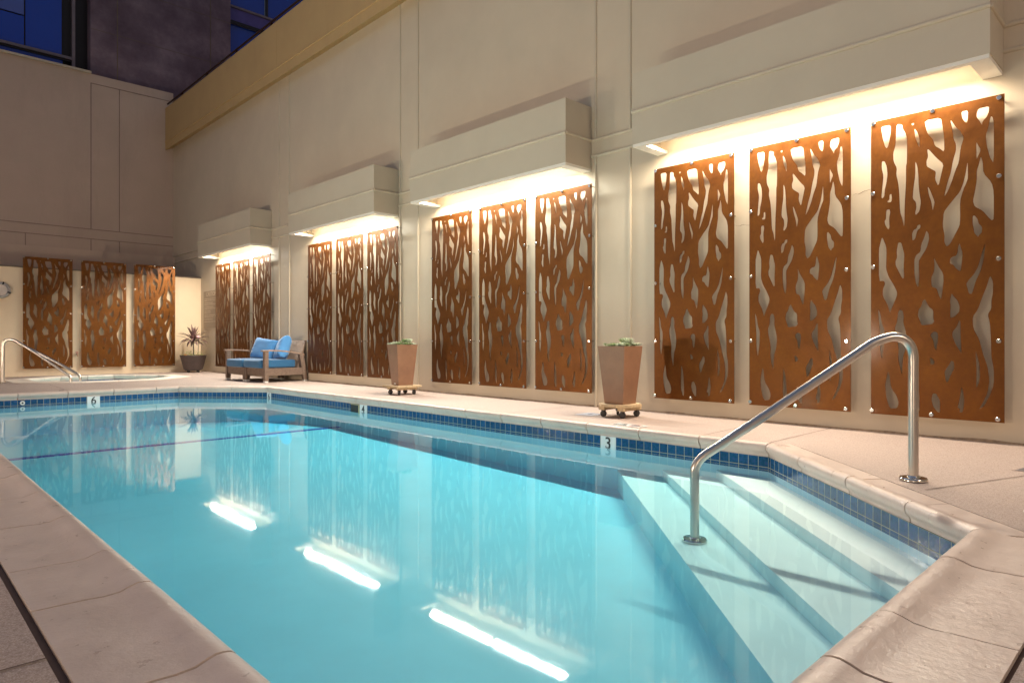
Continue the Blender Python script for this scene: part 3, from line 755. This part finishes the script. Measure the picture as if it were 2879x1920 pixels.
def pillow(loc, rot, sx, sz, th, seed, lab, rel):
    bm = bmesh.new(); bmesh.ops.create_grid(bm, x_segments=26, y_segments=26, size=1)
    top = list(bm.verts); top_f = list(bm.faces)
    dup = bmesh.ops.duplicate(bm, geom=bm.verts[:]+bm.edges[:]+bm.faces[:])
    new = set(g_ for g_ in dup['geom'] if isinstance(g_, bmesh.types.BMVert))
    for q in bm.verts:
        u, v = q.co.x, q.co.y; sgn = -1 if q in new else 1
        h = (max(0,1-u**4)*max(0,1-v**4))**.42
        pin = 1-.13*(1-abs(v)**1.6)*abs(u)**6*.7; pin2 = 1-.13*(1-abs(u)**1.6)*abs(v)**6*.7
        wr = .10*noise.noise(Vector((u*1.8+seed, v*1.8, sgn)))*h
        edge = max(abs(u),abs(v)); fold = .05*math.sin(9*math.atan2(v,u)*1.7+seed)*edge**3*h
        q.co = Vector((u*pin*sx/2, v*pin2*sz/2, sgn*th/2*(h + wr*1.2 + fold)))
    bmesh.ops.remove_doubles(bm, verts=bm.verts, dist=.0015)
    o = obj('throw_pillow', bm, M['blue2'], smooth=True); o.data.polygons.foreach_set('use_smooth', [True]*len(o.data.polygons))
    o.location = loc; o.rotation_euler = rot; tag(o, lab, 'pillow', 'blue pillows on the wicker sofa')
    return o
pillow((5.72,13.04,.60), (R(70),R(6),R(-75)), .64,.45,.24, 1, 'light blue pillow slumped on the left half of the wicker sofa', 0)
pillow((5.80,12.42,.605), (R(72),R(-14),R(-104)), .54,.46,.24, 5, 'light blue pillow leaning upright on the right half of the wicker sofa', 0)

# ================================================================ PLANTERS
def caster(bm, x, y, r=.033):
    m = Matrix.Translation((x,y,r)) @ Matrix.Rotation(random.uniform(0,3), 4, 'Z') @ Matrix.Rotation(R(90), 4, 'X')
    s = len(bm.verts); bm.verts.ensure_lookup_table()
    lathe(bm, [(0,-.014),(r*.8,-.014),(r,-.009),(r,.009),(r*.8,.014),(0,.014)], seg=16); bm.verts.ensure_lookup_table()
    for q in bm.verts[s:]: q.co = m @ q.co
    box(bm, x-.016, x+.016, y-.016, y+.016, r*1.35, .082)
def rosette(bm, c, r, n_, up=.8):
    for k in range(n_):
        a = k*2.399 + random.random()*.3; rr = r*(.35+.65*k/n_); el = up*(1-.75*k/n_)
        d = Vector((math.cos(a),math.sin(a),0)); w_ = d.cross(Vector((0,0,1)))*rr*.20
        p0 = Vector(c); p1 = p0 + d*rr*.55 + Vector((0,0,rr*el*.8)); p2 = p0 + d*rr + Vector((0,0,rr*el*1.5))
        vs = [bm.verts.new(p0+w_*.5), bm.verts.new(p0-w_*.5), bm.verts.new(p1-w_), bm.verts.new(p1+w_), bm.verts.new(p2)]
        m_ = bm.verts.new(p1 - Vector((0,0,rr*.13)))
        bm.faces.new((vs[0],vs[3],m_)); bm.faces.new((vs[0],m_,vs[1])); bm.faces.new((vs[1],m_,vs[2])); bm.faces.new((vs[3],vs[4],m_)); bm.faces.new((m_,vs[4],vs[2]))
def square_planter(loc, rz, label, seed, octagon, rotd=0):
    random.seed(seed)
    t = thing('square_planter', label, 'planter', loc, rz, 'tall square planters on dollies')
    b0, b1, z0, z1 = .112, .162, .135, .715
    bm = bmesh.new(); rings = []
    for h, z in ((b0,z0),(b1,z1),(b1-.012,z1),(b1-.018,z1-.06)):
        rings.append([bm.verts.new((sx*h,sy*h,z)) for sx,sy in ((-1,-1),(1,-1),(1,1),(-1,1))])
    for a, b_ in zip(rings, rings[1:]):
        for k in range(4): bm.faces.new((a[k],a[(k+1)%4],b_[(k+1)%4],b_[k]))
    bm.faces.new(rings[0][::-1]); bm.faces.new(rings[-1])
    obj('planter_body', bm, M['planter'], t, bevel=.004)
    so = obj('soil', bx(-b1+.02,b1-.02,-b1+.02,b1-.02,z1-.05,z1-.02), M['soil'], t)
    bm = bmesh.new(); bm2 = bmesh.new()
    for k in range(44):
        x, y = random.uniform(-.145,.145), random.uniform(-.145,.145)
        rosette(bm if random.random() < .6 else bm2, (x,y,z1-.012+.02*random.random()), random.uniform(.035,.065), random.randint(12,20), random.uniform(.6,1.4))
    for k in range(5):
        x, y = random.uniform(0,.13), random.uniform(-.13,.13); rosette(bm if k%2 else bm2, (x,y,z1+.03), .06, 26, 1.5)
    obj('succulents', bm, M['succ'], t); obj('succulents', bm2, M['succ2'], t)
    bm = bmesh.new()
    if octagon: prism(bm, [(.20,.09),(.09,.20),(-.09,.20),(-.20,.09),(-.20,-.09),(-.09,-.20),(.09,-.20),(.20,-.09)], .108, .133)
    else: prism(bm, [(.20,.20),(-.20,.20),(-.20,-.20),(.20,-.20)], .108, .133)
    dl = obj('dolly', bm, M['wood'], t, bevel=.003); dl.rotation_euler = (0,0,rotd)
    bm = bmesh.new(); box(bm, -.16,.16,-.15,-.08,.072,.107); box(bm, -.16,.16,.08,.15,.072,.107); o = obj('dolly_batten', bm, M['wood'], dl)
    for sx in (-1,1):
        for sy in (-1,1):
            bm = bmesh.new(); caster(bm, sx*.125, sy*.115); obj('caster', bm, M['rubber'], dl, smooth=True)
    return t
square_planter((5.482,4.088,0), R(2), 'tall tapered brown square planter with green succulents, on an octagonal dolly, nearer of the two', 3, True)
t = square_planter((5.53,7.99,0), R(-8), 'tall tapered brown square planter with pale succulents, on a square dolly, farther of the two', 9, False, R(6))
bm = bmesh.new(); box(bm, -.1185,-.1165,-.03,.02,.15,.166); obj('maker_tag', bm, M['white'], t)

pt = thing('round_planter', 'dark round pot with spiky purple cordyline and low yellow-green plants in the far corner', 'potted plant', (5.72,17.14,0))
bm = bmesh.new(); lathe(bm, [(0,.07),(.205,.07),(.215,.08),(.295,.40),(.305,.41),(.30,.425),(.28,.425),(.272,.38),(0,.38)], seg=48); obj('pot', bm, M['pot'], pt, smooth=True)
bm = bmesh.new(); lathe(bm, [(0,.05),(.19,.05),(.19,.068),(0,.068)]); 
cb = obj('caster_base', bm, M['rubber'], pt)
for a in range(4):
    bm = bmesh.new(); caster(bm, .15*math.cos(a*1.57+.6), .15*math.sin(a*1.57+.6), .024); obj('caster', bm, M['rubber'], cb)
bm = bmesh.new(); tube(bm, [(0,0,.38),(.01,0,.55),(0,.01,.74),(0,0,.80)], [.016,.014,.014,.01], 8); tube(bm, [(.09,-.05,.38),(.10,-.06,.66),(.10,-.05,.83)], .006, 6)
obj('stem', bm, M['stem'], pt)
random.seed(21); bm = bmesh.new()
def frond(bm, az, L, el, droop, w0):
    d = Vector((math.cos(az),math.sin(az),0)); side = Vector((-d.y,d.x,0)); p = Vector((0,0,.76+random.uniform(-.05,.04))); e = el; prev = None; k = 14
    for i in range(k+1):
        u = i/k; w_ = w0*(math.sin(min(1,u*1.15+.10)*math.pi)**.7 if u < .99 else .02)*.5
        upv = Vector((-d.x*math.sin(e), -d.y*math.sin(e), math.cos(e)))
        cur = (bm.verts.new(p+side*w_+upv*w_*.35), bm.verts.new(p), bm.verts.new(p-side*w_+upv*w_*.35))
        if prev:
            bm.faces.new((prev[0],cur[0],cur[1],prev[1])); bm.faces.new((prev[1],cur[1],cur[2],prev[2]))
        prev = cur; e -= droop/k*(.3+1.4*u); p = p + (d*math.cos(e)+Vector((0,0,math.sin(e))))*L/k
for k in range(42):
    u = k/42; az = k*2.399
    if u < .3: frond(bm, az, random.uniform(.42,.52), R(random.uniform(66,86)), R(8), .055)
    elif u < .62: frond(bm, az, random.uniform(.48,.60), R(random.uniform(25,55)), R(random.uniform(40,75)), .042)
    else: frond(bm, az, random.uniform(.42,.55), R(random.uniform(0,30)), R(random.uniform(80,125)), .062)
obj('fronds', bm, M['frond'], pt, smooth=True)
bm = bmesh.new(); bm2 = bmesh.new()
for k in range(800):
    a = random.uniform(0,6.28); r = .27*math.sqrt(random.random()); z = .39+abs(random.gauss(0,.03)) + (.12*random.random() if random.random() < .2 else 0)
    c = Vector((r*math.cos(a), r*math.sin(a), z)); s = random.uniform(.008,.016)
    u = Vector((random.gauss(0,1),random.gauss(0,1),random.gauss(0,1))).normalized(); v_ = u.orthogonal().normalized()
    t_ = bm2 if random.random() < .02 else bm
    t_.faces.new([t_.verts.new(c+u*s), t_.verts.new(c+v_*s*.5), t_.verts.new(c-u*s), t_.verts.new(c-v_*s*.5)])
for k in range(60):
    c = Vector((-.21+random.gauss(0,.02), -.12+random.gauss(0,.02), .42+random.gauss(0,.01))); u = Vector((random.gauss(0,1),random.gauss(0,1),random.gauss(0,1))).normalized(); v_ = u.orthogonal().normalized()
    bm2.faces.new([bm2.verts.new(c+u*.012), bm2.verts.new(c+v_*.008), bm2.verts.new(c-u*.012), bm2.verts.new(c-v_*.008)])
obj('ground_leaves', bm, M['leafy'], pt); obj('orange_flowers', bm2, M['bloom'], pt)
bm = bmesh.new(); bmesh.ops.create_icosphere(bm, subdivisions=2, radius=.045, matrix=Matrix.Translation((.10,-.05,.86)))
for q in bm.verts: q.co += Vector((0,0,.01))*noise.noise(q.co*20)
obj('pink_flower', bm, M['pink'], pt, smooth=True)

# ================================================================ SMALL THINGS
def depth_mark(ch, p, d, wdt, label, h=.112, top=ZT):
    """white tile set 3 mm proud of the tile band; p start corner, d direction along wall (left to right as seen)"""
    d = Vector(d).normalized(); nn = Vector((d.y,-d.x))      # towards the water
    t = thing('depth_tile', label, 'depth marker', (p[0],p[1],top-h), math.atan2(d.y,d.x), 'depth marker tiles on the waterline')
    bm = bmesh.new(); box(bm, 0, wdt, -.004, .01, 0, h); obj('tile_face', bm, M['tilewhite'], t)
    me = text_mesh(ch, .145, .001); o = link_mesh('numeral', me, M['ink'], t); o.location = (wdt/2, -.006, h-.064); o.rotation_euler = (R(90),0,0)
def on_back(u, Y): t_ = (u-1439.5)/1870; rx, ry = S_+t_*C_, C_-t_*S_; return Y*rx/ry
def on_side(u, X): t_ = (u-1439.5)/1870; rx, ry = S_+t_*C_, C_-t_*S_; return X*ry/rx
xa, xb = on_back(245.2,11.86), on_back(280.7,11.86)
depth_mark('6', (xa,11.86), (1,0), xb-xa, 'white depth tile with a 6 on the far wall of the pool')
ya, yb = on_side(749.5,4.75), on_side(762,4.75)
depth_mark('6', (4.75,10.74), (0,-1), .15, 'white depth tile with a 6 at the far right corner of the pool')
ya, yb = on_side(1012,4.75), on_side(1032,4.75)
depth_mark('4', (4.75,ya), (0,-1), ya-yb, 'white depth tile with a 4 beside the skimmer mouth')
skim_y = ya
ya, yb = on_side(1689.5,4.75), on_side(1732,4.75)
depth_mark('3', (4.75,ya), (0,-1), ya-yb, 'white depth tile with a 3 on the long side of the pool')
sk = thing('skimmer', 'dark skimmer mouth in the blue tile band beside the depth tile with a 4', 'skimmer', (4.75,skim_y+.15,-.16))
part('opening', bx(4.744, 4.76, skim_y+.03, skim_y+.23, -.20, -.10), M['darkhole'], sk)
bm = bmesh.new(); box(bm, 4.742, 4.76, skim_y+.005, skim_y+.029, -.215, -.09); box(bm, 4.742, 4.76, skim_y+.005, skim_y+.23, -.099, -.09)
part('frame', bm, M['yellow'], sk)
for nm, x, y, z, lab in (('return_fitting', on_back(63,11.86), 11.855, ZT-.045, 'round white return fitting in the blue tile at the far left of the pool'),('return_fitting', 3.0, 17.0, -.14, 'round white fitting in the blue tile of the spa')):
    t = thing(nm, lab, 'pool fitting', (x,y,z), 0)
    bm = bmesh.new(); lathe(bm, [(.012,0),(.03,0),(.03,.008),(.012,.010)], seg=20)
    o = obj('collar', bm, M['white'], t); o.rotation_euler = (R(90),0,0)
    bm = bmesh.new(); lathe(bm, [(0,.006),(.0125,.006),(.0125,.011),(0,.011)], seg=16); o = obj('nozzle', bm, M['ink'], t); o.rotation_euler = (R(90),0,0)
# deck markings
nd = thing('warning_tile', 'white deck tile reading NO DIVING beside the pool edge near the 3 marker', 'warning tile', (4.94,3.585,.003), R(-90))
for i in (-1, 1):
    obj('tile_face', bx(i*.078-.075, i*.078+.075, -.075, .075, 0, .003), M['tilewhite'], nd)
for k, (s, y) in enumerate((('NO', .035), ('DIVING', -.030))):
    me = text_mesh(s, .052, .0006); o = link_mesh('lettering', me, M['ink'], nd); o.location = (-.078 if k < 2 else 0, y, .0042); o.scale = (.78,1,1)
circ = [(math.cos(a*.2618)*.062, math.sin(a*.2618)*.062) for a in range(24)]
me = curve_mesh([circ, [(x*.82,y*.82) for x,y in circ]], .001); o = link_mesh('ring_symbol', me, simple('faded_red', (.5,.25,.22), .5), nd); o.location = (.078,0,.0045)
bm = bmesh.new(); tube(bm, [(.04,-.02,.0045),(.075,0,.0045),(.11,.015,.0045)], [.004,.006,.004], 6); obj('diver_symbol', bm, M['ink'], nd)
l = thing('access_cover', 'pale blue-grey square access lid set in the deck beside the nearer planter', 'cover', (5.41,4.42,0))
obj('lid_plate', bx(-.12,.12,-.11,.11,0,.004), M['lid'], l); bm = bmesh.new(); box(bm,-.03,.03,-.008,.008,.004,.006); obj('pull_slot', bm, M['grate'], l)
g_ = thing('floor_drain', 'small slotted drain grate set in the deck near the right edge of the photo', 'drain', (4.95,.70,0), R(-10))
bm = bmesh.new(); box(bm, -.09,.09,-.06,.06,.0,.002); obj('drain_frame', bm, M['deck'], g_)
bm = bmesh.new()
for i in range(9): box(bm, -.082+i*.019, -.072+i*.019, -.045,.045,.002,.0035)
obj('slots', bm, M['grate'], g_)
c_ = thing('round_cover', 'round white deck cap with a dark slot near the right edge of the photo', 'deck cap', (3.735,.475,0))
bm = bmesh.new(); lathe(bm, [(0,.002),(.075,.002),(.075,.006),(.070,.008),(0,.008)], seg=32); obj('cap_disc', bm, M['white'], c_, smooth=True)
bm = bmesh.new(); box(bm, -.035,.05,-.009,.009,.0075,.0095); obj('slot', bm, M['ink'], c_)
lf = obj('dead_leaf', bx(-.03,.03,-.006,.006,0,.006), M['stem']); lf.location = (2.13,12.15,.004); lf.rotation_euler = (0,0,R(-20)); tag(lf, 'small dry twig lying on the deck behind the far edge of the pool', 'twig')

# sign
sg = thing('caution_sign', 'tan plate sign headed CAUTION in the far corner, partly behind the farthest panels', 'sign', (WX,17.0,1.55))
part('sign_plate', bx(WX-.012, WX-.001, 16.45, 17.53, 1.09, 2.01), M['signplate'], sg, bevel=.002)
me = text_mesh('CAUTION', .15, .001); o = link_mesh('heading', me, M['signink'], sg); o.location = (-.0145,0,.38); o.rotation_euler = (R(90),0,R(-90))
random.seed(4); bm = bmesh.new()
z = 1.82
while z > 1.24:
    yy = 17.47; end = random.choice((16.55,16.7,16.9,17.1,16.55))
    while yy > end: L = random.uniform(.05,.14); box(bm, WX-.0145, WX-.012, yy-L, yy, z-.008, z+.008); yy -= L+.02
    z -= random.choice((.042,.042,.06))
part('small_text_lines', bm, M['signink'], sg)

# round fixture on the low wall
rf_ = thing('wall_clock', 'round pale disc with grey rim and dark clips high on the low wall', 'wall disc', (2.02,17.73,1.85))
bm = bmesh.new(); lathe(bm, [(0,0),(.17,0),(.175,.02),(.165,.05),(.13,.06),(.115,.045),(0,.04)], seg=40); o = obj('rim', bm, simple('grey_rim', (.36,.35,.35), .4, .3), rf_, smooth=True); o.rotation_euler = (R(90),0,0)
bm = bmesh.new(); lathe(bm, [(0,.041),(.113,.046),(.108,.052),(0,.060)], seg=40); o = obj('face', bm, simple('disc_face', (.62,.55,.50), .5), rf_, smooth=True); o.rotation_euler = (R(90),0,0)
for a in (75,-20,165,255):
    m_ = Matrix.Rotation(R(90),4,'X') @ Matrix.Rotation(R(a),4,'Z'); bm = bmesh.new(); box(bm, .118,.178,-.014,.014,.02,.064, mtx=m_); obj('clip', bm, M['dark'], rf_)
fc = thing('wall_tap', 'small brass tap on the low wall between the left and middle rust panels', 'tap', (3.395,17.74,.47))
bm = bmesh.new(); tube(bm, smooth_path([(0,0,0),(0,-.07,.0),(0,-.10,-.01),(0,-.11,-.05)],2), .012, 10); obj('spout', bm, simple('old_brass', (.25,.13,.08), .4, .8), fc, smooth=True)
bm = bmesh.new(); tube(bm, [(0,-.06,0),(0,-.06,.04)], .006, 8); tube(bm, [(-.03,-.06,.045),(.03,-.06,.045)], .008, 8); obj('tap_handle', bm, simple('tap_red', (.4,.12,.10), .5), fc)
